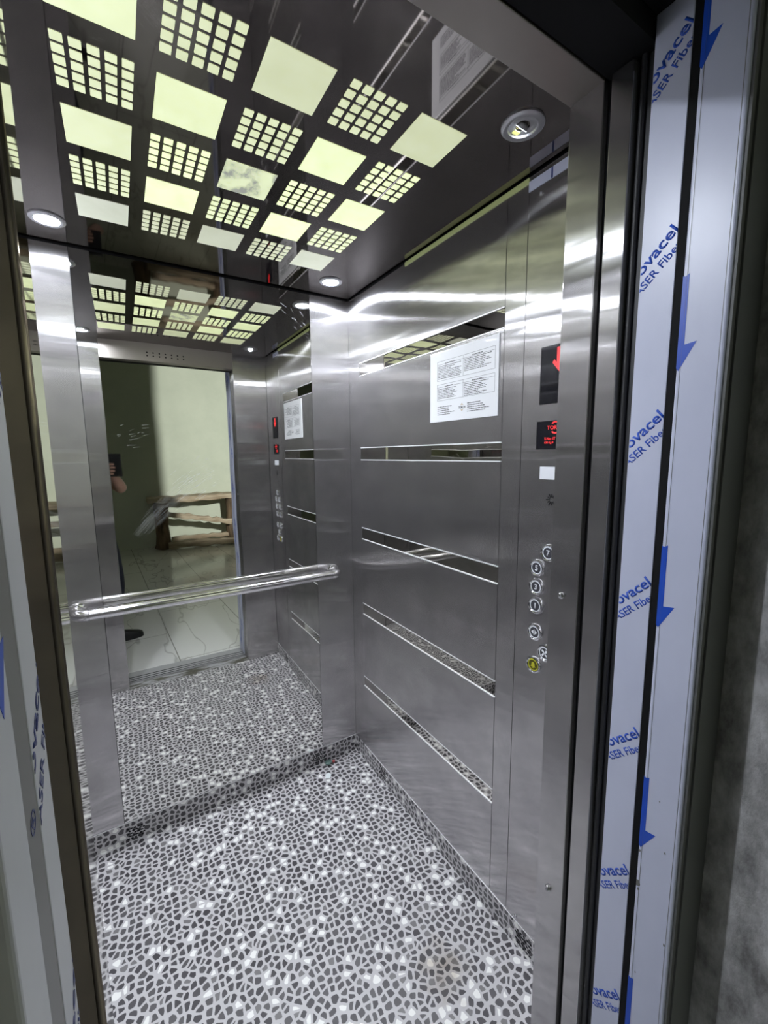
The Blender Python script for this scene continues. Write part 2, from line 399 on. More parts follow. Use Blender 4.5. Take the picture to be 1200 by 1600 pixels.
def vents(parent, axis, c0, const, rows, cols, dx, dz, z0, sign):
    b = nb()
    for r in range(rows):
        for k in range(cols):
            a = c0 + (k + (0.5 if r % 2 else 0))*dx; z = z0 + r*dz
            pts = [(a-dx*0.36, z-dz*0.26),(a+dx*0.30, z-dz*0.26),(a+dx*0.36, z+dz*0.26),(a-dx*0.30, z+dz*0.26)]
            if axis == 'x': prism(pts, (0,const,0), (1,0,0), (0,0,1), (0,sign,0), 0.0006, b)
            else: prism(pts, (const,0,0), (0,1,0), (0,0,1), (sign,0,0), 0.0006, b)
    obj('vent_slots', b, M['black'], parent)
vents(bb, 'x', -0.235, -0.001, 5, 5, 0.012, 0.0105, 0.016, -1)
vents(bb, 'x', -1.015, -0.001, 5, 5, 0.012, 0.0105, 0.012, -1)

# ------------------------------------------------------------------ side walls
ZBANDS = [(0.400,0.447),(0.763,0.814),(1.125,1.176),(1.4885,1.540),(1.855,1.907)]
YE, YM, YC = -0.1013, -0.9416, -1.0124
def side_wall(name, xin, s, label):
    """xin: inner face, s: direction into the car (-1 for the right wall, +1 for the left)"""
    xo = xin - s*0.006
    w = obj(name, box(xo, xin - s*0.03, YB, 0.004, 0, H+0.03), M['black'], label=label, cat='wall', **st)
    zb = ZB+0.003; g = 0.0009
    obj('corner_strip', box(xin, xo, YE+g, 0, zb, H-0.006, bev=0.0007), M['steel'], w)
    z = zb
    for a, b_ in ZBANDS + [(H-0.006, None)]:
        obj('steel_panel', box(xin, xo, YM+g, YE-g, z, a-0.003, bev=0.0007), M['steel'], w)
        z = (b_ or 0)+0.003
    for a, b_ in ZBANDS:
        m = obj('mirror_strip', box(xin-s*0.002, xo, YM+g, YE-g, a, b_), M['band'], w)
        e = bx(box(xin+s*0.0010, xo, YM+g, YE-g, a-0.0026, a+0.0004), xin+s*0.0010, xo, YM+g, YE-g, b_-0.0004, b_+0.0026)
        obj('edge_strip', e, M['trim'], m, label='bright metal edges of the mirror strip')
    obj('steel_column', box(xin, xo, YC+g, YM-g, zb, H-0.006, bev=0.0007), M['steel'], w)
    obj('steel_column', box(xin, xo, YB+0.0015, -1.2232, zb, H-0.006, bev=0.0007), M['steel'], w)
    return w
wr = side_wall('wall_right', 0.0, -1, 'brushed steel right wall with five horizontal mirror strips')
wl = side_wall('wall_left', -W, 1, 'brushed steel left wall with five horizontal mirror strips behind the left door jamb')
obj('steel_column', box(-W, -W-0.006, -1.222, YC-0.001, ZB+0.003, H-0.006), M['steel'], wl)
br = obj('baseboard_right', box(-0.001, 0.006, YB, -0.0012, 0, ZB), M['mosaic_side'], label='mosaic vinyl skirting along the right wall', cat='baseboard', **st)
obj('edge_strip', box(-0.0015, 0.004, YB, YE, ZB, ZB+0.0026), M['trim'], br, label='bright metal edge')
vents(br, 'y', -0.295, -0.001, 5, 5, 0.012, 0.0105, 0.022, -1)
vents(br, 'y', -1.110, -0.001, 5, 5, 0.012, 0.0105, 0.018, -1)
bl = obj('baseboard_left', box(-W-0.006, -W+0.001, YB, -0.0012, 0, ZB), M['mosaic_side'], label='mosaic vinyl skirting along the left wall', cat='baseboard', **st)
obj('edge_strip', box(-W-0.004, -W+0.0015, YB, YE, ZB, ZB+0.0026), M['trim'], bl, label='bright metal edge')
eg = obj('trim_1', box(-0.003, 0.0, YC, -0.46, H-0.019, H-0.006), M['edge_glow'], label='thin greenish line of light where the right wall meets the ceiling, added as a glowing strip', cat='trim', **st)

# ------------------------------------------------------------------ control panel
cop = empty('control_panel', (0, -1.117, ZB), 'full-height steel lift control panel with round buttons at the right edge', 'control panel')
obj('faceplate', box(-0.0005, 0.0, -1.222, YC-0.0012, ZB+0.003, H-0.006, bev=0.0007), M['steel'], cop)
RY, UZ = (0,-1,0), (0,0,1)          # reading direction and up on the right wall
YCP = -1.120
scr = obj('floor_display', box(-0.0022, -0.0004, -1.1795, -1.0685, 1.632, 1.773, bev=0.0006), M['screen'], cop, label='black floor display with a red arrow')
def arrow_pts():
    return [(-0.0080,0.030),(0.0080,0.030),(0.0080,-0.006),(0.0150,0.003),(0.0200,-0.004),(0.0,-0.028),(-0.0200,-0.004),(-0.0150,0.003),(-0.0080,-0.006)]
obj('down_arrow', prism(arrow_pts(), (-0.0022, -1.1245, 1.735), RY, UZ, (-1,0,0), 0.0006), M['red'], scr, label='glowing red down arrow')
npl = obj('nameplate', box(-0.0020, -0.0004, YCP-0.056, -1.0635, 1.519, 1.590), M['screen'], cop, label='black plate with red lettering')
b = text_bm('TORCH', (-0.0020, YCP, 1.573), RY, UZ, width=0.048, height=0.0095, depth=0.0005, bold=0.0)
for a0, a1 in ((0.25*PI, 0.75*PI), (1.25*PI, 1.75*PI)):
    pts = [(0.0155*math.cos(a0+(a1-a0)*i/10), 0.0155*math.sin(a0+(a1-a0)*i/10)) for i in range(11)]
    pts += [(0.0120*math.cos(a1-(a1-a0)*i/10), 0.0120*math.sin(a1-(a1-a0)*i/10)) for i in range(11)]
    b = join(b, prism(pts, (-0.0020, YCP, 1.573), RY, UZ, (-1,0,0), 0.0005))
b = join(b, text_bm('S.No: IT', (-0.0020, -1.089, 1.5425), RY, UZ, height=0.0068, align='LEFT', depth=0.0005, bold=0.0),
         text_bm('630 Kg 8', (-0.0020, -1.089, 1.5335), RY, UZ, height=0.0068, align='LEFT', depth=0.0005, bold=0.0))
obj('lettering', b, M['red'], npl, label='glowing red lettering')
obj('emergency_light', box(-0.0025, -0.0004, YCP-0.041, -1.0785, 1.4425, 1.4750, bev=0.0008), M['white_lamp'], cop, label='white square emergency light')
b = nb()
for k in range(12):
    a = 2*PI*k/12; r0, r1, w_ = 0.006, 0.0170 if k % 2 == 0 else 0.014, 0.0014
    c, s_ = math.cos(a), math.sin(a)
    prism([(r0*c-w_*s_, r0*s_+w_*c),(r0*c+w_*s_, r0*s_-w_*c),(r1*c+w_*s_, r1*s_-w_*c),(r1*c-w_*s_, r1*s_+w_*c)], (-0.0004, -1.117, 1.391), RY, UZ, (-1,0,0), 0.0005, b)
obj('speaker_holes', b, M['black'], cop)
MB = Matrix.Rotation(-PI/2, 4, 'Y')   # local +z -> world -x
def button(y, z, glyph, yellow=False, sym=None):
    Mt = Matrix.Translation((-0.0004, y, z)) @ MB
    bt = obj('button', lathe([(0.0238,0),(0.0238,0.004),(0.0222,0.0068),(0.0192,0.0075),(0.0172,0.0058),(0.0172,0.0045),(0,0.0045)], Mt, 40), M['chrome'], cop, smooth=True,
             label='round chrome button with a yellow alarm bell' if yellow else ('round chrome button marked %s' % glyph if glyph else 'round chrome button'))
    obj('button_face', lathe([(0.0165,0.0046),(0.0165,0.0056),(0,0.0056)], Mt, 32), M['btn_olive'] if yellow else M['btn_face'], bt, smooth=True)
    obj('light_ring', lathe([(0.0166,0.0056),(0.0166,0.0063),(0.0142,0.0063),(0.0142,0.0056)], Mt, 32), M['btn_yellow'] if yellow else M['btn_white'], bt, smooth=True)
    if glyph: g = text_bm(glyph, (-0.0060, y, z), RY, UZ, height=0.0150, depth=0.0004, bold=0.02)
    else:
        g = nb()
        for p in sym: prism(p, (-0.0060, y, z), RY, UZ, (-1,0,0), 0.0004, g)
    obj('glyph', g, M['btn_yellow'] if yellow else M['btn_white'], bt)
OPEN = [[(-0.0015,-0.008),(0.0,-0.008),(0.0,0.008),(-0.0015,0.008)], [(-0.003,-0.006),(-0.003,0.006),(-0.010,0)], [(0.002,-0.006),(0.009,0),(0.002,0.006)]]
CLOSE = [[(-0.0008,-0.008),(0.0008,-0.008),(0.0008,0.008),(-0.0008,0.008)], [(-0.009,-0.006),(-0.002,0),(-0.009,0.006)], [(0.009,-0.006),(0.009,0.006),(0.002,0)]]
FAN = []
for k in range(4):
    a = PI/2*k+PI/4; c, s_ = math.cos(a), math.sin(a)
    FAN.append([(0,0),(0.010*c-0.004*s_, 0.010*s_+0.004*c),(0.012*c+0.001*s_, 0.012*s_-0.001*c),(0.005*c+0.003*s_, 0.005*s_-0.003*c)])
BELL = [[(-0.008,-0.006),(0.008,-0.006),(0.0055,-0.002),(0.005,0.004),(0.0025,0.008),(-0.0025,0.008),(-0.005,0.004),(-0.0055,-0.002)], [(-0.002,-0.0095),(0.002,-0.0095),(0.002,-0.007),(-0.002,-0.007)]]
PHONE_ = [[(-0.007,-0.007),(-0.003,-0.008),(0.008,0.004),(0.006,0.008),(0.003,0.005),(-0.004,-0.003),(-0.007,-0.003)]]
button(-1.117, 1.253, '7')
for z, a, c in ((1.206,'5','6'),(1.154,'3','4'),(1.102,'1','2')):
    button(-1.083, z, a); button(-1.151, z, c)
button(-1.084, 1.027, None, sym=OPEN); button(-1.151, 1.027, None, sym=CLOSE)
button(-1.119, 0.980, None, sym=FAN)
button(-1.084, 0.933, None, yellow=True, sym=BELL); button(-1.151, 0.933, None, sym=PHONE_)
def screw(name, loc, direction, parent, r=0.006):
    rot = Vector((0,0,1)).rotation_difference(Vector(direction)).to_matrix().to_4x4()
    obj(name, lathe([(r,0),(r,r*0.55),(r*0.75,r*0.85),(r*0.45,r*0.95),(r*0.40,r*0.55),(0,r*0.55)], Matrix.Translation(loc) @ rot, 20), M['chrome'], parent, smooth=True)
screw('screw', (-0.0004,-1.050,0.097), (-1,0,0), cop, 0.005)
screw('screw', (-0.0004,-1.050,2.140), (-1,0,0), cop, 0.005)
fr = obj('film_scrap', box(-0.0018, -0.0006, -1.124, -1.012, 2.160, 2.184), M['film'], label='leftover strip of whitish protective film at the top of the control panel', cat='film strip')
obj('pen_mark', box(-0.0021, -0.0017, -1.083, -1.078, 2.160, 2.184), M['navy'], fr, label='blue mark')

# ------------------------------------------------------------------ notice
nt_y0, nt_y1, nt_z0, nt_z1 = -0.927, -0.614, 1.617, 1.843
no = obj('notice', box(-0.0032, 0.0, nt_y0, nt_y1, nt_z0, nt_z1, bev=0.0005), M['paper'], label='white laminated notice with printed rules stuck on the right wall', cat='notice')
XN = -0.0032
ink = nb()
def line(y0, z0, y1, z1, t=0.0007):
    bx(ink, XN-0.0003, XN, min(y0,y1)-t/2, max(y0,y1)+t/2, min(z0,z1)-t/2, max(z0,z1)+t/2)
for (za, zb_, zh_) in ((1.812,1.750,1.802),(1.738,1.686,1.729)):
    for zz in (za, zb_, zh_): line(-0.653, zz, -0.913, zz)
    for yy in (-0.653,-0.780,-0.913): line(yy, za, yy, zb_)
def words(y, z, wmax, h=0.0022):
    x = 0
    while x < wmax:
        l = random.uniform(0.004, 0.013)
        if x+l > wmax: break
        bx(ink, XN-0.0003, XN, y-x-l, y-x, z, z+h*random.uniform(0.7,1.0)); x += l+0.0018
for y0, z0, n, wm in ((-0.657,1.795,9,0.118),(-0.785,1.797,8,0.122),(-0.657,1.722,7,0.095),(-0.785,1.723,8,0.105)):
    words(y0-0.035, z0+0.007, 0.05, 0.0028)
    for k in range(n): words(y0, z0-k*0.0049, wm*random.uniform(0.62,1.0) if k % 3 else wm)
for y0, n in ((-0.655,5),(-0.800,5)):
    for k in range(n): words(y0, 1.664-k*0.0062, 0.095*random.uniform(0.5,1.0), 0.0026)
obj('printed_text', ink, M['ink'], no, label='small black printed rows and boxes')
b = text_bm('TORCH', (XN, -0.776, 1.655), RY, UZ, width=0.032, depth=0.0004, bold=0.02)
obj('printed_name', b, M['ink'], no, label='black printed word between two chevrons')
g = nb()
for sgn in (1,-1):
    prism([(-0.006,sgn*0.0058),(0,sgn*0.0125),(0.006,sgn*0.0058),(0.004,sgn*0.0058),(0,sgn*0.0095),(-0.004,sgn*0.0058)], (XN,-0.776,1.6555), RY, UZ, (-1,0,0), 0.0004, g)
obj('printed_chevrons', g, M['gold'], no, label='brown chevrons above and below the printed word')

# ------------------------------------------------------------------ handrail
hr = empty('handrail', (-0.605, 0, 0.968), 'round chrome handrail running across the front of the mirror', 'handrail')
RX0, RX1, RYY, RZ, RR = -1.101, -0.109, -0.070, 0.968, 0.019
obj('bar', tube([(RX0+0.04,RYY,RZ),(RX1-0.04,RYY,RZ)], RR, 28), M['rail'], hr, smooth=True)
for xe, s_ in ((RX1,-1),(RX0,1)):
    path = [(xe+s_*0.038,RYY,RZ)]
    for i in range(13):
        a = PI/2*i/12
        path.append((xe+s_*0.034*(1-math.sin(a)), RYY+0.034*(1-math.cos(a)), RZ))
    path.append((xe, -0.003, RZ))
    obj('elbow', tube(path, RR+0.0012, 28), M['rail'], hr, smooth=True)
    obj('wall_flange', lathe([(0.030,0),(0.030,0.004),(0.026,0.007),(0.0205,0.008)], Matrix.Translation((xe,-0.0006,RZ)) @ Matrix.Rotation(PI/2,4,'X'), 32), M['rail'], hr, smooth=True)

# ------------------------------------------------------------------ ceiling lights (5 x 5 chequer of plain squares and 25-cell grids)
CX = [-0.9775,-0.8205,-0.6635,-0.5075,-0.3515]; CS = 0.1215
CY = [-0.3525,-0.5215,-0.6905,-0.8625,-1.0340]
ROWN = ['row nearest the mirror','second row from the mirror','middle row','fourth row from the mirror','front row by the door']
COLN = ['leftmost column','second column from the left','middle column','second column from the right','rightmost column']
STR = {(0,0):.36,(2,0):.40,(4,0):.40,(1,0):.50,(3,0):.52,
       (0,1):.70,(2,1):.78,(4,1):.82,(1,1):.92,(3,1):.90,
       (0,2):.68,(2,2):.66,(4,2):.86,(1,2):.95,(3,2):.92,
       (0,3):.72,(2,3):.72,(4,3):.90,(1,3):.82,(3,3):.86,
       (0,4):.80,(2,4):.58,(4,4):.62,(1,4):.66,(3,4):.66}
GL = {}
def glow_for(s, stain=False):
    k = (round(s*20), stain)
    if k not in GL:
        f = 1.0 if stain else min(1, max(0, (s-.35)/.45)); s = s*1.05; col = (0.70+0.06*f, 0.74+0.12*f, 0.60-0.14*min(1,2.5*f))
        GL[k] = glow('backlit_acrylic_%d%s' % (k[0], '_stained' if stain else ''), col, s, stain)
    return GL[k]
for j in range(5):
    for i in range(5):
        x0, y0 = CX[i], CY[j]
        plain = (i+j) % 2 == 0
        stain = (i, j) == (2, 2)
        b = nb()
        if plain: bx(b, x0, x0+CS, y0, y0+CS, H-0.0012, H-0.0001)
        else:
            p = CS/4.71; c = p*0.71; r = 0.0014
            for a in range(5):
                for q in range(5):
                    u, v = x0+a*p, y0+q*p
                    pts = []
                    for cx_, cy_, a0 in ((u+c-r,v+r,-PI/2),(u+c-r,v+c-r,0),(u+r,v+c-r,PI/2),(u+r,v+r,PI)):
                        for t in range(4): pts.append((cx_+r*math.cos(a0+PI/2*t/3), cy_+r*math.sin(a0+PI/2*t/3)))
                    prism(pts, (0,0,H-0.0001), (1,0,0), (0,1,0), (0,0,-1), 0.0011, b)
        look = 'square ceiling light with a dark stain' if stain else ('plain yellow-green square ceiling light' if plain else 'ceiling light of small glowing squares')
        obj('ceiling_light', b, glow_for(STR[(i,j)], stain), label='%s, %s, %s' % (look, ROWN[j], COLN[i]), cat='ceiling light', group='chequered backlit ceiling lights')

# ------------------------------------------------------------------ spotlights
FLIP = Matrix.Rotation(PI, 4, 'X')
def spotlight(x, y, label, weak=False, small=False):
    r = empty('spotlight', (x, y, H), label, 'spotlight', 'round recessed ceiling spotlights')
    Mt = Matrix.Translation((x, y, H-0.0002)) @ FLIP
    obj('trim_ring', lathe([(0.045,0),(0.045,0.0030),(0.042,0.0055),(0.035,0.0062),(0.0310,0.0050),(0.0290,0.0)], Mt, 44), M['ring'], r, smooth=True)
    if weak:
        # swivel head turned towards the rear wall: its lit face looks at the mirror
        T = math.radians(50); nrm = Vector((0, math.sin(T), -math.cos(T)))
        Ms = Matrix.Translation((x, y+0.004, H-0.0035)) @ Vector((0,0,1)).rotation_difference(nrm).to_matrix().to_4x4()
        hb_ = lathe([(0.0135,0.0),(0.0135,-0.002),(0.012,-0.006),(0.007,-0.0095),(0,-0.0105)], Ms, 32)
        obj('swivel_head', hb_, M['lens'], r, smooth=True, label='grey swivel head')
        obj('led_lens', lathe([(0.0128,0.0),(0.0128,0.0006),(0,0.0006)], Ms, 32), M['lamp_swivel'], r, smooth=True)
        obj('lens_plate', lathe([(0.0303,0.0002),(0.0303,0.0010),(0.0150,0.0018)], Mt, 40), M['lens'], r, smooth=True)
        ch = nb(); prism([(-0.008,-0.005),(0.008,-0.005),(0.008,0.005),(-0.008,0.005)], (x+0.002, y+0.020, H-0.0024), (1,0,0), (0,1,0), (0,0,-1), 0.0008, ch)
        obj('led_chip', ch, M['chip'], r, label='small yellow chip behind the lens')
    else:
        if small:
            obj('led_lens', lathe([(0.0145,0.0002),(0.0144,0.0008),(0,0.0008)], Mt, 32), M['lamp_small'], r, smooth=True)
            obj('lens_plate', lathe([(0.0288,0.0001),(0.0286,0.0007),(0.0146,0.0007)], Mt, 40), M['lens'], r, smooth=True)
        else:
            obj('led_lens', lathe([(0.0288,0.0002),(0.0286,0.0008),(0,0.0008)], Mt, 40), M['lamp'], r, smooth=True)
    return r
spotlight(-0.155,-0.157, 'bright white ceiling spotlight in the corner where mirror wall and right wall meet')
spotlight(-1.058,-0.160, 'bright white ceiling spotlight at the left end of the mirror wall')
spotlight(-0.148,-1.117, 'dim round ceiling spotlight near the door above the control panel', weak=True)
spotlight(-1.060,-1.117, 'bright white ceiling spotlight at the front left corner by the doorway', small=True)

# ------------------------------------------------------------------ car front: returns, header
wf = empty('wall_front', (-0.605, YB, 0), 'steel front wall of the lift around the doorway', 'wall', kind='structure')
obj('return_panel', box(XR, -0.0005, YF, YB, 0, H+0.03, bev=0.0016), M['steel'], wf, label='wide brushed steel return beside the control panel')
lp = obj('return_panel', box(-W+0.0005, XL-0.0012, YF+0.0015, YB, 0, H+0.03, bev=0.0012), M['steel'], wf, label='steel return at the left of the doorway')
obj('reveal_facing', box(XL-0.0011, XL, YF+0.003, YB-0.003, 0.001, ZH-0.001), M['reveal_polished'], lp, label='polished facing of the left jamb')
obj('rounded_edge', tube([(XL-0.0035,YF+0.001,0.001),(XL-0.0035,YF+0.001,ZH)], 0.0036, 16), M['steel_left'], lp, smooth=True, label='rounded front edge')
obj('front_facing', box(-W+0.0005, XL-0.004, YF, YF+0.0014, 0, H+0.03), M['steel_left'], lp, label='front face of the left jamb, coloured brown like the dark hall it reflects')
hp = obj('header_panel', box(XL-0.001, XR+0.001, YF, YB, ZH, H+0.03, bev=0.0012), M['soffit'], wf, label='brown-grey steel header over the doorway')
b = nb()
for r_ in range(2):
    for k in range(7):
        lathe([(0.0045,0),(0.0045,0.0005),(0,0.0005)], Matrix.Translation((-0.735+k*0.034, YB, 2.128+r_*0.018)) @ Matrix.Rotation(-PI/2,4,'X'), 14, b)
obj('vent_holes', b, M['black'], hp)
screw('screw', (XR,-1.3187,1.2372), (-1,0,0), wf, 0.0065)
screw('screw', (XR,-1.3196,0.5945), (-1,0,0), wf, 0.0065)
screw('screw', (XL-0.022,YF,1.690), (0,-1,0), wf, 0.0045)

# ------------------------------------------------------------------ car door leaf, dark seals
dr = obj('door_1', box(XR, 0.05, -1.3988, -1.3641, 0.004, 2.098, bev=0.0012), M['steel'], label='leading edge of the open steel lift door at the right', cat='door', **st)
sl = obj('trim_2', box(XR+0.016, 0.05, -1.4269, -1.3994, 0.004, 2.14), M['rubber'], label='black rubber seal between lift door and landing frame', cat='trim', **st)
obj('seal_lip', tube([(XR+0.013,-1.4077,0.01),(XR+0.013,-1.4077,2.13)], 0.0045, 12), M['rubber'], sl, smooth=True)
obj('backing', box(XR+0.012, 0.05, -1.364, -1.3526, 0.004, 2.14), M['black'], sl)
hd = obj('trim_3', box(-1.25, 0.05, -1.4264, -1.3538, 2.100, 2.45), M['black'], label='dark door gear housing above the lift doorway', cat='trim', **st)

# ------------------------------------------------------------------ landing frame with protective film
XF = XR
def clip_y(a, b_):
    return [((0,a,0),(0,1,0)),((0,b_,0),(0,-1,0))]
jr = empty('trim_4', (XF+0.02, -1.492, 0), 'right landing door frame wrapped in bluish white protective film', 'door frame', kind='structure')
nf = obj('narrow_film_face', box(XF, XF+0.06, -1.4784, -1.4278, 0, 2.131, bev=0.0012), M['film'], jr)
wfm = obj('wide_film_face', box(XF, XF+0.06, -1.5482, -1.4892, 0, 2.30, bev=0.0035, seg=3), M['film'], jr)
obj('groove', box(XF+0.0012, XF+0.06, -1.4892, -1.4784, 0, 2.30), M['black'], jr)
obj('frame_return', box(XF+0.004, -0.1412, -1.552, -1.5484, 0, 2.30), M['frame_grey'], jr, label='dark grey unwrapped face of the frame')
obj('frame_return', box(XF+0.014, -0.1412, -1.5548, -1.552, 0, 2.30), M['frame_grey'], jr, label='dark grey unwrapped lip of the frame')
for y in (-1.4953,-1.5421):
    obj('film_seam', box(XF-0.0003, XF, y-0.0003, y+0.0003, 0.001, 2.299), M['film_dark'], wfm, label='fine dark line along the film')
fk = nb(); rf = random.Random(5)
for y, z, r_ in ((-1.493,0.772,0.005),(-1.494,0.762,0.003),(-1.492,0.835,0.002),(-1.516,0.945,0.0012),(-1.530,0.862,0.002),(-1.500,0.600,0.0015),(-1.540,0.700,0.002)):
    prism([(r_*rf.uniform(.5,1)*math.cos(a), r_*1.6*rf.uniform(.5,1)*math.sin(a)) for a in (0,1.1,2.2,3.2,4.2,5.3)], (XF-0.0001,y,z), RY, UZ, (-1,0,0), 0.0002, fk)
obj('film_damage', fk, M['film_dark'], wfm, label='small dark scuffs in the film')
for k in range(8):
    z = 2.0388 - 0.2622*k
    ang = math.radians(43.5); ux = (0,-math.cos(ang),math.sin(ang)); uy = (0,math.sin(ang),math.cos(ang))
    b = join(text_bm('ovacel', (XF-0.0001,-1.4297,z), ux, uy, width=0.0693, height=0.0173, align='LEFT', depth=0.00025, bold=0.02, clip=clip_y(-1.4292,-1.4778)),
             text_bm('ASER Fiber', (XF-0.0001,-1.4278,z-0.029), ux, uy, width=0.0806, height=0.0126, align='LEFT', depth=0.00025, bold=0.012, clip=clip_y(-1.4292,-1.4778)))
    obj('printed_lettering', b, M['blue'], nf, label='blue lettering printed on the film')
for k in range(6):
    zt = 2.0182 - 0.3921*k; yc = -1.4922
    pts = [(0,0),(0.0211,0.0384),(0.0054,0.0361),(0.0054,0.1331),(0.0002,0.1302),(-0.0029,0.1316),(-0.0029,0.0042)]
    obj('printed_arrow', prism(pts, (XF-0.0001,yc-0.0005,zt), RY, UZ, (-1,0,0), 0.0002), M['blue'], wfm, label='blue arrow pointing down printed on the film')
XG = -0.998
jl = empty('trim_5', (XG-0.02, -1.47, 0), 'left landing door frame wrapped in grey-white protective film', 'door frame', kind='structure')
nf2 = obj('narrow_film_face', box(XG-0.06, XG, -1.4670, -1.4180, 0, 2.131, bev=0.0012), M['film_grey'], jl)
wf2 = obj('wide_film_face', box(XG-0.06, XG, -1.5550, -1.5010, 0, 2.30, bev=0.0030, seg=3), M['film_grey'], jl)
gr2 = obj('groove', box(XG-0.06, XG-0.0006, -1.5010, -1.4670, 0, 2.30), M['film_dark'], jl)  # nearly flush strip, the groove's shade is put into its dark colour
obj('frame_return', box(-1.10, XG-0.010, -1.5590, -1.5552, 0, 2.30), M['frame_grey'], jl)
LY = (0,1,0)
for k in range(7):
    z = 1.262 + (3-k)*0.2622
    ang = math.radians(40); ux = (0,math.cos(ang),math.sin(ang)); uy = (0,-math.sin(ang),math.cos(ang))
    b = join(text_bm('novacel', (XG+0.0001,-1.480,z+0.02), ux, uy, width=0.095, height=0.018, align='LEFT', depth=0.00025, bold=0.02, clip=clip_y(-1.4195,-1.4660)),
             text_bm('LASER Fiber', (XG+0.0001,-1.472,z-0.012), ux, uy, width=0.098, height=0.0135, align='LEFT', depth=0.00025, bold=0.012, clip=clip_y(-1.4195,-1.4660)))
    obj('printed_lettering', b, M['navy'], nf2, label='navy blue lettering printed on the film')
    b = text_bm('®', (XG-0.0005,-1.484,z+0.010), ux, uy, height=0.016, depth=0.0002)
    obj('printed_mark', b, M['navy'], gr2, label='small navy circled mark')
for k in range(5):
    zt = 1.365 + (2-k)*0.3921
    pts = [(0,0),(0.020,0.041),(0.0058,0.0385),(0.0058,0.142),(0,0.139),(-0.0058,0.142),(-0.0058,0.0385),(-0.020,0.041)]
    obj('printed_arrow', prism([(x,z) for x,z in pts], (XG+0.0001,-1.520,zt), LY, UZ, (1,0,0), 0.0002), M['blue'], wf2, label='blue arrow pointing down printed on the film')
lh = obj('trim_6', box(-1.10, -0.1412, -1.5482, -1.4278, 2.3005, 2.45), M['black'], label='dark landing door frame header', cat='door frame', **st)
obj('inner_lintel', box(XG, XF, -1.4779, -1.4278, 2.1315, 2.3005), M['black'], lh)

# sills
s1 = obj('trim_7', box(XL-0.02, XR+0.02, -1.378, YB, -0.04, -0.0005), M['sill_dirt'], label='worn metal lift sill plate in the doorway', cat='sill', **st)
s2 = obj('trim_8', box(-1.06, -0.15, -1.548, -1.400, -0.04, -0.002), M['sill'], label='grooved aluminium landing door sill', cat='sill', **st)
b = nb()
for y in (-1.412,-1.440,-1.470): bx(b, -1.06, -0.15, y-0.004, y+0.004, -0.0022, -0.0014)
obj('groove', b, M['black'], s2)

# ------------------------------------------------------------------ niche and hall
NY = -1.72
wn = obj('wall_niche_right', box(-0.1412, 0.02, NY, -1.43, 0, 3.6), M['concrete'], label='raw concrete side of the doorway niche at the right', cat='wall', **st)
wn2 = obj('wall_niche_left', box(-1.20, -1.10, NY, -1.40, 0, 3.6), M['concrete'], label='raw concrete side of the doorway niche at the left', cat='wall', **st)
obj('wall_niche_top', box(-1.10, -0.1412, NY, -1.40, 2.4505, 3.6), M['concrete'], label='raw concrete lintel above the doorway', cat='wall', **st)
obj('floor_hall', box(-3.0, 2.6, -6.20, -1.5485, -0.04, 0), M['marble'], label='white marble tiled hall floor with dark veins', cat='floor', **st)
obj('wall_hall', box(-3.0, 2.6, -6.30, -6.20, 0, 3.6), M['hall_wall'], label='pale green painted hall wall behind the bench', cat='wall', **st)
obj('wall_hall_right', box(2.6, 2.7, -6.20, -1.40, 0, 3.6), M['hall_wall'], label='green painted hall wall at the far right', cat='wall', **st)
obj('wall_hall_left', box(-3.1, -3.0, -6.20, -1.40, 0, 3.6), M['hall_wall'], label='green painted hall wall at the far left', cat='wall', **st)
obj('wall_hall_front_right', box(0.0205, 2.6, NY, NY+0.1, 0, 3.6), M['hall_wall'], label='green hall wall right of the doorway niche', cat='wall', **st)
obj('wall_hall_front_left', box(-3.0, -1.2005, NY, NY+0.1, 0, 3.6), M['hall_wall'], label='green hall wall left of the doorway niche', cat='wall', **st)
obj('ceiling_hall', box(-3.0, 2.6, -6.20, -1.40, 3.6, 3.7), M['hall_ceiling'], label='plain hall ceiling', cat='ceiling', **st)
obj('wall_light_blocker', box(0.40, 0.965, -2.60, -2.5, 0, 3.6), M['hall_wall'], label='added green slab out of view in the hall, blocking the hall lamp', cat='wall', **st)  # unseen, added to cut the hall lamp's beam into a shadow edge

# bench of rough planks
bn = empty('bench', (0.12, -5.95, 0), 'rustic bench of rough planks on a log stump against the green hall wall', 'bench')
def plank(name, p0, p1, w_, t, mat, seed, parent=bn, n=16, flat=(0,1,0)):
    rnd = random.Random(seed)
    p0, p1 = Vector(p0), Vector(p1); d = (p1-p0).normalized(); f = Vector(flat); u = d.cross(f).normalized()
    bm = nb(); rings = []
    for i in range(n+1):
        c = p0.lerp(p1, i/n); a = t/2*(1+rnd.uniform(-.22,.22)); c = c + u*rnd.uniform(-.008,.008)
        rings.append([bm.verts.new(c+u*sx*a+f*sy*w_/2*(1+rnd.uniform(-.03,.03))) for sx, sy in ((-1,-1),(1,-1),(1,1),(-1,1))])
    for a, b_ in zip(rings, rings[1:]):
        for k in range(4): bm.faces.new([a[k], a[(k+1)%4], b_[(k+1)%4], b_[k]])
    bm.faces.new(rings[0]); bm.faces.new(rings[-1][::-1])
    bmesh.ops.bevel(bm, geom=bm.edges[:], offset=0.006, segments=1, affect='EDGES')
    return obj(name, bm, mat, parent)
plank('seat_plank', (-0.62,-5.98,0.82), (1.0,-5.98,0.82), 0.40, 0.085, M['wood'], 3)
plank('brace', (-0.36,-5.80,0.60), (0.66,-5.80,0.40), 0.06, 0.085, M['wood'], 5)
plank('bottom_rail', (-0.36,-5.78,0.060), (1.0,-5.78,0.075), 0.09, 0.11, M['wood'], 8)
plank('bottom_rail', (-0.30,-5.92,0.155), (0.85,-5.92,0.165), 0.09, 0.07, M['wood'], 9)
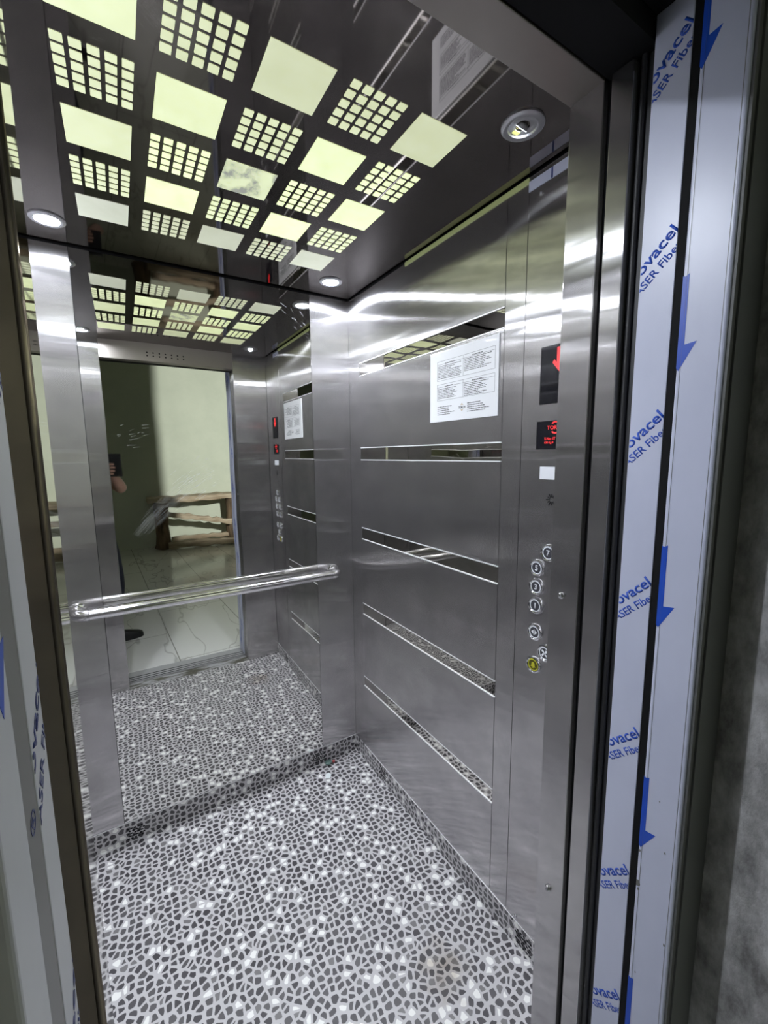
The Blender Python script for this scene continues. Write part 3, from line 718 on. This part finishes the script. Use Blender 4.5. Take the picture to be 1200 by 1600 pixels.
for xx, sd in ((-0.43,1),(0.70,2)):
    rnd = random.Random(sd)
    pth = [(xx+rnd.uniform(-.012,.012), -5.93, z) for z in (0.0,0.08,0.25,0.4,0.55,0.70,0.777)]
    obj('leg', tube(pth, [0.125,0.118,0.105,0.10,0.105,0.11,0.115], 18), M['bark'], bn, smooth=True)

# ------------------------------------------------------------------ litter at the back corner
def crumple(name, loc, r, mat, seed, label, squash=0.45):
    rnd = random.Random(seed); bm = nb(); bmesh.ops.create_icosphere(bm, subdivisions=2, radius=r)
    for v in bm.verts: v.co *= rnd.uniform(0.65,1.15); v.co.z *= squash
    mz = min(v.co.z for v in bm.verts)
    bmesh.ops.translate(bm, verts=bm.verts, vec=Vector(loc)-Vector((0,0,mz)))
    return obj(name, bm, mat, label=label, cat='litter')
lt = crumple('candy_wrapper', (-0.168,-0.022,0.0), 0.019, M['litter_green'], 4, 'crumpled grey-green wrapper on the floor at the skirting below the mirror')
bmr = nb(); bmesh.ops.create_icosphere(bmr, subdivisions=1, radius=0.008); bmesh.ops.translate(bmr, verts=bmr.verts, vec=(-0.142,-0.030,0.008))
obj('torn_corner', bmr, M['litter_red'], lt, label='pinkish red corner')
bms = nb(); prism([(-0.016,-0.012),(0.004,-0.018),(0.017,-0.002),(0.012,0.016),(-0.006,0.015)], (-0.205,-0.100,0.0002), (1,0,0), (0,1,0), (0,0,1), 0.002, bms)
for v in bms.verts: v.co.z += 0.004*abs(math.sin(60*(v.co.x+0.205)))
obj('paper_scrap', bms, M['litter_white'], label='small pale blue-white scrap of paper lying on the mosaic floor', cat='litter')

# ------------------------------------------------------------------ person holding the phone
def skinned(name, joints, edges, root, mat, parent=None, levels=2, **kw):
    me = bpy.data.meshes.new('tmp'); keys = list(joints)
    me.from_pydata([joints[k][0] for k in keys], [(keys.index(a), keys.index(b_)) for a, b_ in edges], [])
    ob = bpy.data.objects.new('tmp', me); COL.objects.link(ob)
    ob.modifiers.new('s', 'SKIN')
    if not me.skin_vertices: me.attributes.new('skin', 'FLOAT', 'POINT')
    for i, k in enumerate(keys):
        r = joints[k][1]; sv = me.skin_vertices[0].data[i]
        sv.radius = r if isinstance(r, tuple) else (r, r); sv.use_root = (k == root)
    ss = ob.modifiers.new('u', 'SUBSURF'); ss.levels = levels; ss.render_levels = levels
    dg = bpy.context.evaluated_depsgraph_get(); dg.update()
    out = bpy.data.meshes.new_from_object(ob.evaluated_get(dg))
    bpy.data.objects.remove(ob); bpy.data.meshes.remove(me)
    bm = nb(); bm.from_mesh(out); bpy.data.meshes.remove(out)
    return obj(name, bm, mat, parent, smooth=True, **kw)

pe = empty('person', (-1.20,-2.15,0), 'person in dark clothes taking the photo, right arm raised with a phone', 'person')
A = {  # x, y, z, radius.  faces +y (the lift)
 'pelvis':((-1.20,-2.17,0.93),(0.110,0.080)), 'waist':((-1.20,-2.17,1.06),(0.108,0.080)), 'chest':((-1.20,-2.16,1.27),(0.130,0.092)),
 'collar':((-1.20,-2.16,1.40),(0.10,0.075)), 'neck':((-1.20,-2.15,1.48),0.055), 'skull':((-1.195,-2.13,1.57),(0.066,0.078)), 'crown':((-1.195,-2.13,1.66),(0.070,0.085)), 'top':((-1.195,-2.135,1.705),(0.045,0.05)),
 'sr':((-1.07,-2.15,1.385),0.050), 'er':((-0.93,-2.06,1.255),0.043), 'fr':((-0.965,-1.95,1.335),0.040), 'wr':((-1.000,-1.878,1.395),(0.030,0.024)), 'pr':((-0.998,-1.860,1.430),(0.036,0.015)),
 'sl':((-1.345,-2.15,1.385),0.050), 'el':((-1.42,-2.17,1.12),0.043), 'wl':((-1.42,-2.08,0.87),0.028), 'pl':((-1.415,-2.06,0.80),(0.020,0.034)),
 'hr':((-1.095,-2.17,0.86),0.072), 'kr':((-1.045,-2.16,0.50),0.057), 'cr':((-1.068,-2.19,0.33),0.052), 'ar':((-1.10,-2.20,0.09),0.036), 'tr':((-1.00,-2.235,0.035),(0.035,0.026)),
 'hl':((-1.295,-2.17,0.86),0.072), 'kl':((-1.31,-2.15,0.50),0.055), 'cl':((-1.32,-2.18,0.33),0.052), 'al':((-1.33,-2.20,0.09),0.036), 'tl':((-1.35,-2.07,0.035),(0.035,0.026)),
}
EDG = [('pelvis','waist'),('waist','chest'),('chest','collar'),('collar','neck'),('neck','skull'),('skull','crown'),('crown','top'),
 ('collar','sr'),('sr','er'),('er','fr'),('fr','wr'),('wr','pr'),('collar','sl'),('sl','el'),('el','wl'),('wl','pl'),
 ('pelvis','hr'),('hr','kr'),('kr','cr'),('cr','ar'),('ar','tr'),('pelvis','hl'),('hl','kl'),('kl','cl'),('cl','al'),('al','tl')]
# right hand: fingers wrap round the back of the phone, thumb on the screen side
for n_, z, ln in (('i',1.458,0.052),('m',1.436,0.058),('r',1.413,0.054),('l',1.392,0.044)):
    A[n_+'0'] = ((-1.026,-1.852,z-0.006),0.0095); A[n_+'1'] = ((-1.016,-1.822,z),0.0092); A[n_+'2'] = ((-1.020+ln*0.6,-1.8155,z+0.002),0.0085); A[n_+'3'] = ((-1.020+ln,-1.8175,z+0.001),0.0072)
    EDG += [('pr',n_+'0'),(n_+'0',n_+'1'),(n_+'1',n_+'2'),(n_+'2',n_+'3')]
A['t1'] = ((-0.965,-1.864,1.437),0.011); A['t2'] = ((-0.952,-1.855,1.468),0.010); A['t3'] = ((-0.958,-1.850,1.490),0.008)
EDG += [('pr','t1'),('t1','t2'),('t2','t3')]
for k_, (dx, l_) in enumerate(((0.020,0.070),(0.008,0.078),(-0.006,0.074),(-0.018,0.060))):   # left hand hangs relaxed
    q = A['pl'][0]
    A['a%d'%k_] = ((q[0]+0.004, q[1]+dx, q[2]-0.03),0.0090); A['b%d'%k_] = ((q[0]+0.010, q[1]+dx*1.1, q[2]-0.03-l_*0.55),0.0083); A['c%d'%k_] = ((q[0]+0.022, q[1]+dx*1.1, q[2]-0.03-l_*0.95),0.0070)
    EDG += [('pl','a%d'%k_),('a%d'%k_,'b%d'%k_),('b%d'%k_,'c%d'%k_)]
q = A['pl'][0]
A['u1'] = ((q[0]+0.012,q[1]+0.036,q[2]-0.005),0.0105); A['u2'] = ((q[0]+0.018,q[1]+0.046,q[2]-0.040),0.0085)
EDG += [('pl','u1'),('u1','u2')]
body = skinned('body', A, EDG, 'pelvis', M['skin'], pe)
def swell(keys, edges, root, dr, name, mat, over={}, **kw):
    J = {}
    for k in keys:
        p, r = A[k]; r = r if isinstance(r, tuple) else (r, r); J[k] = (p, (r[0]+dr, r[1]+dr))
    J.update(over)
    return skinned(name, J, edges, root, mat, pe, **kw)
def mid(a, b_, t): return tuple(Vector(A[a][0]).lerp(Vector(A[b_][0]), t))
swell(['waist','chest','collar','sr','sl'], [('low','waist'),('waist','chest'),('chest','collar'),('collar','sr'),('collar','sl'),('sr','cuffr'),('sl','cuffl')], 'chest', 0.030, 'shirt', M['shirt'],
      {'low':((-1.20,-2.17,0.86),(0.178,0.130)), 'waist':((-1.20,-2.17,1.06),(0.150,0.114)), 'cuffr':(mid('sr','er',0.66),(0.066,0.066)), 'cuffl':(mid('sl','el',0.6),(0.066,0.066))})
swell(['hr','kr','cr','hl','kl','cl'], [('belt','pelvis2'),('pelvis2','hr'),('hr','kr'),('kr','cr'),('cr','hemr'),('pelvis2','hl'),('hl','kl'),('kl','cl'),('cl','heml')], 'pelvis2', 0.024, 'trousers', M['trousers'],
      {'belt':((-1.20,-2.17,1.02),(0.140,0.106)), 'pelvis2':((-1.20,-2.17,0.92),(0.152,0.112)), 'hr':((-1.083,-2.17,0.84),(0.098,0.104)), 'hl':((-1.297,-2.17,0.84),(0.098,0.104)), 'hemr':((-1.10,-2.20,0.10),(0.062,0.062)), 'heml':((-1.33,-2.20,0.10),(0.062,0.062))})
def shoe(heel, toe):
    heel, toe = Vector(heel), Vector(toe); d = (toe-heel).normalized(); s_ = Vector((-d.y,d.x,0)); L_ = (toe-heel).length
    bm = nb(); rings = []
    for t, w_, h_ in ((0,0.020,0.06),(0.04,0.034,0.092),(0.25,0.039,0.105),(0.45,0.042,0.096),(0.68,0.049,0.078),(0.88,0.043,0.060),(0.97,0.028,0.046),(1.0,0.010,0.028)):
        c = heel + d*L_*t
        rings.append([bm.verts.new(c + s_*w_*math.cos(a) + Vector((0,0,1))*(max(0,math.sin(a))**0.7*h_ if math.sin(a) > 0 else 0.0))
                      for a in [2*PI*k/20 for k in range(20)]])
    for a, b_ in zip(rings, rings[1:]):
        for k in range(20): bm.faces.new([a[k], a[(k+1)%20], b_[(k+1)%20], b_[k]])
    bm.faces.new(rings[0][::-1]); bm.faces.new(rings[-1])
    for v in bm.verts: v.co.z += 0.001
    return obj('shoe', bm, M['shoe'], pe, smooth=True)
shoe((-1.145,-2.185,0), (-0.868,-2.262,0)); shoe((-1.325,-2.255,0), (-1.365,-1.985,0))
hb = nb(); bmesh.ops.create_uvsphere(hb, u_segments=28, v_segments=18, radius=1.0)
for v in hb.verts: v.co = Vector((v.co.x*0.083, v.co.y*0.100, v.co.z*0.085)) + Vector((-1.195,-2.150,1.672))
bmesh.ops.bisect_plane(hb, geom=hb.verts[:]+hb.edges[:]+hb.faces[:], plane_co=(-1.195,-2.115,1.665), plane_no=(0,0.75,-0.65), clear_outer=True)
obj('hair', hb, M['hair'], pe, smooth=True)
fc = nb()
tube([(-1.195,-2.052,1.630),(-1.195,-2.032,1.598),(-1.195,-2.046,1.588)], [0.007,0.013,0.010], 12, True, fc)
obj('nose', fc, M['skin'], pe, smooth=True)
for sx in (-1,1):
    Mx = Matrix.Translation((-1.195+sx*0.029,-2.058,1.628))
    obj('eye', lathe([(0,-0.010),(0.008,-0.006),(0.011,0),(0.008,0.006),(0,0.010)], Mx @ Matrix.Rotation(PI/2,4,'X'), 14), M['eye'], pe, smooth=True)
    obj('ear', lathe([(0,-0.006),(0.014,-0.004),(0.024,0),(0.014,0.004),(0,0.006)], Matrix.Translation((-1.195+sx*0.078,-2.135,1.605)) @ Matrix.Rotation(PI/2,4,'Y'), 16), M['skin'], pe, smooth=True)
obj('mouth', tube([(-1.218,-2.058,1.560),(-1.205,-2.050,1.562),(-1.195,-2.048,1.561),(-1.185,-2.050,1.562),(-1.172,-2.058,1.560)], [0.003,0.006,0.006,0.006,0.003], 10), M['lips'], pe, smooth=True)

ph = obj('phone', box(-1.000, -0.922, -1.8400, -1.8310, 1.372, 1.535, bev=0.003), M['phone'], label='black smartphone held upright in the right hand', cat='phone')
obj('camera_lens', lathe([(0.007,0),(0.007,0.0015),(0.005,0.0015),(0,0.0008)], Matrix.Translation((-0.940,-1.8312,1.5086)) @ Matrix.Rotation(-PI/2,4,'X'), 20), M['screen'], ph, smooth=True)
obj('camera_lens', lathe([(0.007,0),(0.007,0.0015),(0.005,0.0015),(0,0.0008)], Matrix.Translation((-0.940,-1.8312,1.486)) @ Matrix.Rotation(-PI/2,4,'X'), 20), M['screen'], ph, smooth=True)

# ------------------------------------------------------------------ hall light
ld = bpy.data.lights.new('hall_lamp', 'SPOT'); ld.energy = 850; ld.spot_size = math.radians(54); ld.spot_blend = 0.25; ld.shadow_soft_size = 0.015; ld.color = (0.97,1.0,0.97)
lo = bpy.data.objects.new('hall_lamp', ld); COL.objects.link(lo); lo.location = (1.2,-1.95,1.9)
lo.rotation_euler = (Vector((0.45,-6.2,1.95))-Vector(lo.location)).to_track_quat('-Z','Y').to_euler()
tag(lo, 'hall lamp', 'lamp')

wd = bpy.data.worlds.new('World'); S.world = wd; wd.use_nodes = True
wd.node_tree.nodes['Background'].inputs[0].default_value = (0.004,0.004,0.004,1)

# ------------------------------------------------------------------ camera
yaw, pitch, roll, f = 0.5495, -0.1325, -0.0091, 668.722
fw = Vector((math.sin(yaw)*math.cos(pitch), math.cos(yaw)*math.cos(pitch), math.sin(pitch)))
rt = Vector((math.cos(yaw), -math.sin(yaw), 0)); up = rt.cross(fw)
r2 = rt*math.cos(roll)+up*math.sin(roll); u2 = up*math.cos(roll)-rt*math.sin(roll)
cd = bpy.data.cameras.new('Camera'); cam = bpy.data.objects.new('Camera', cd); COL.objects.link(cam)
Mc = Matrix((( r2.x,u2.x,-fw.x,-0.9322),(r2.y,u2.y,-fw.y,-1.8192),(r2.z,u2.z,-fw.z,1.5086),(0,0,0,1)))
cam.matrix_world = Mc
cd.sensor_fit = 'VERTICAL'; cd.sensor_height = 24.0; cd.lens = 24.0*f/1600; cd.clip_start = 0.01
S.camera = cam

cy = S.cycles
cy.max_bounces = 16; cy.glossy_bounces = 10; cy.diffuse_bounces = 5; cy.use_denoising = True
cy.sample_clamp_indirect = 12
S.view_settings.view_transform = 'Standard'; S.view_settings.look = 'None'
S.view_settings.exposure = 0.0; S.view_settings.gamma = 1.0; S.view_settings.use_curve_mapping = False
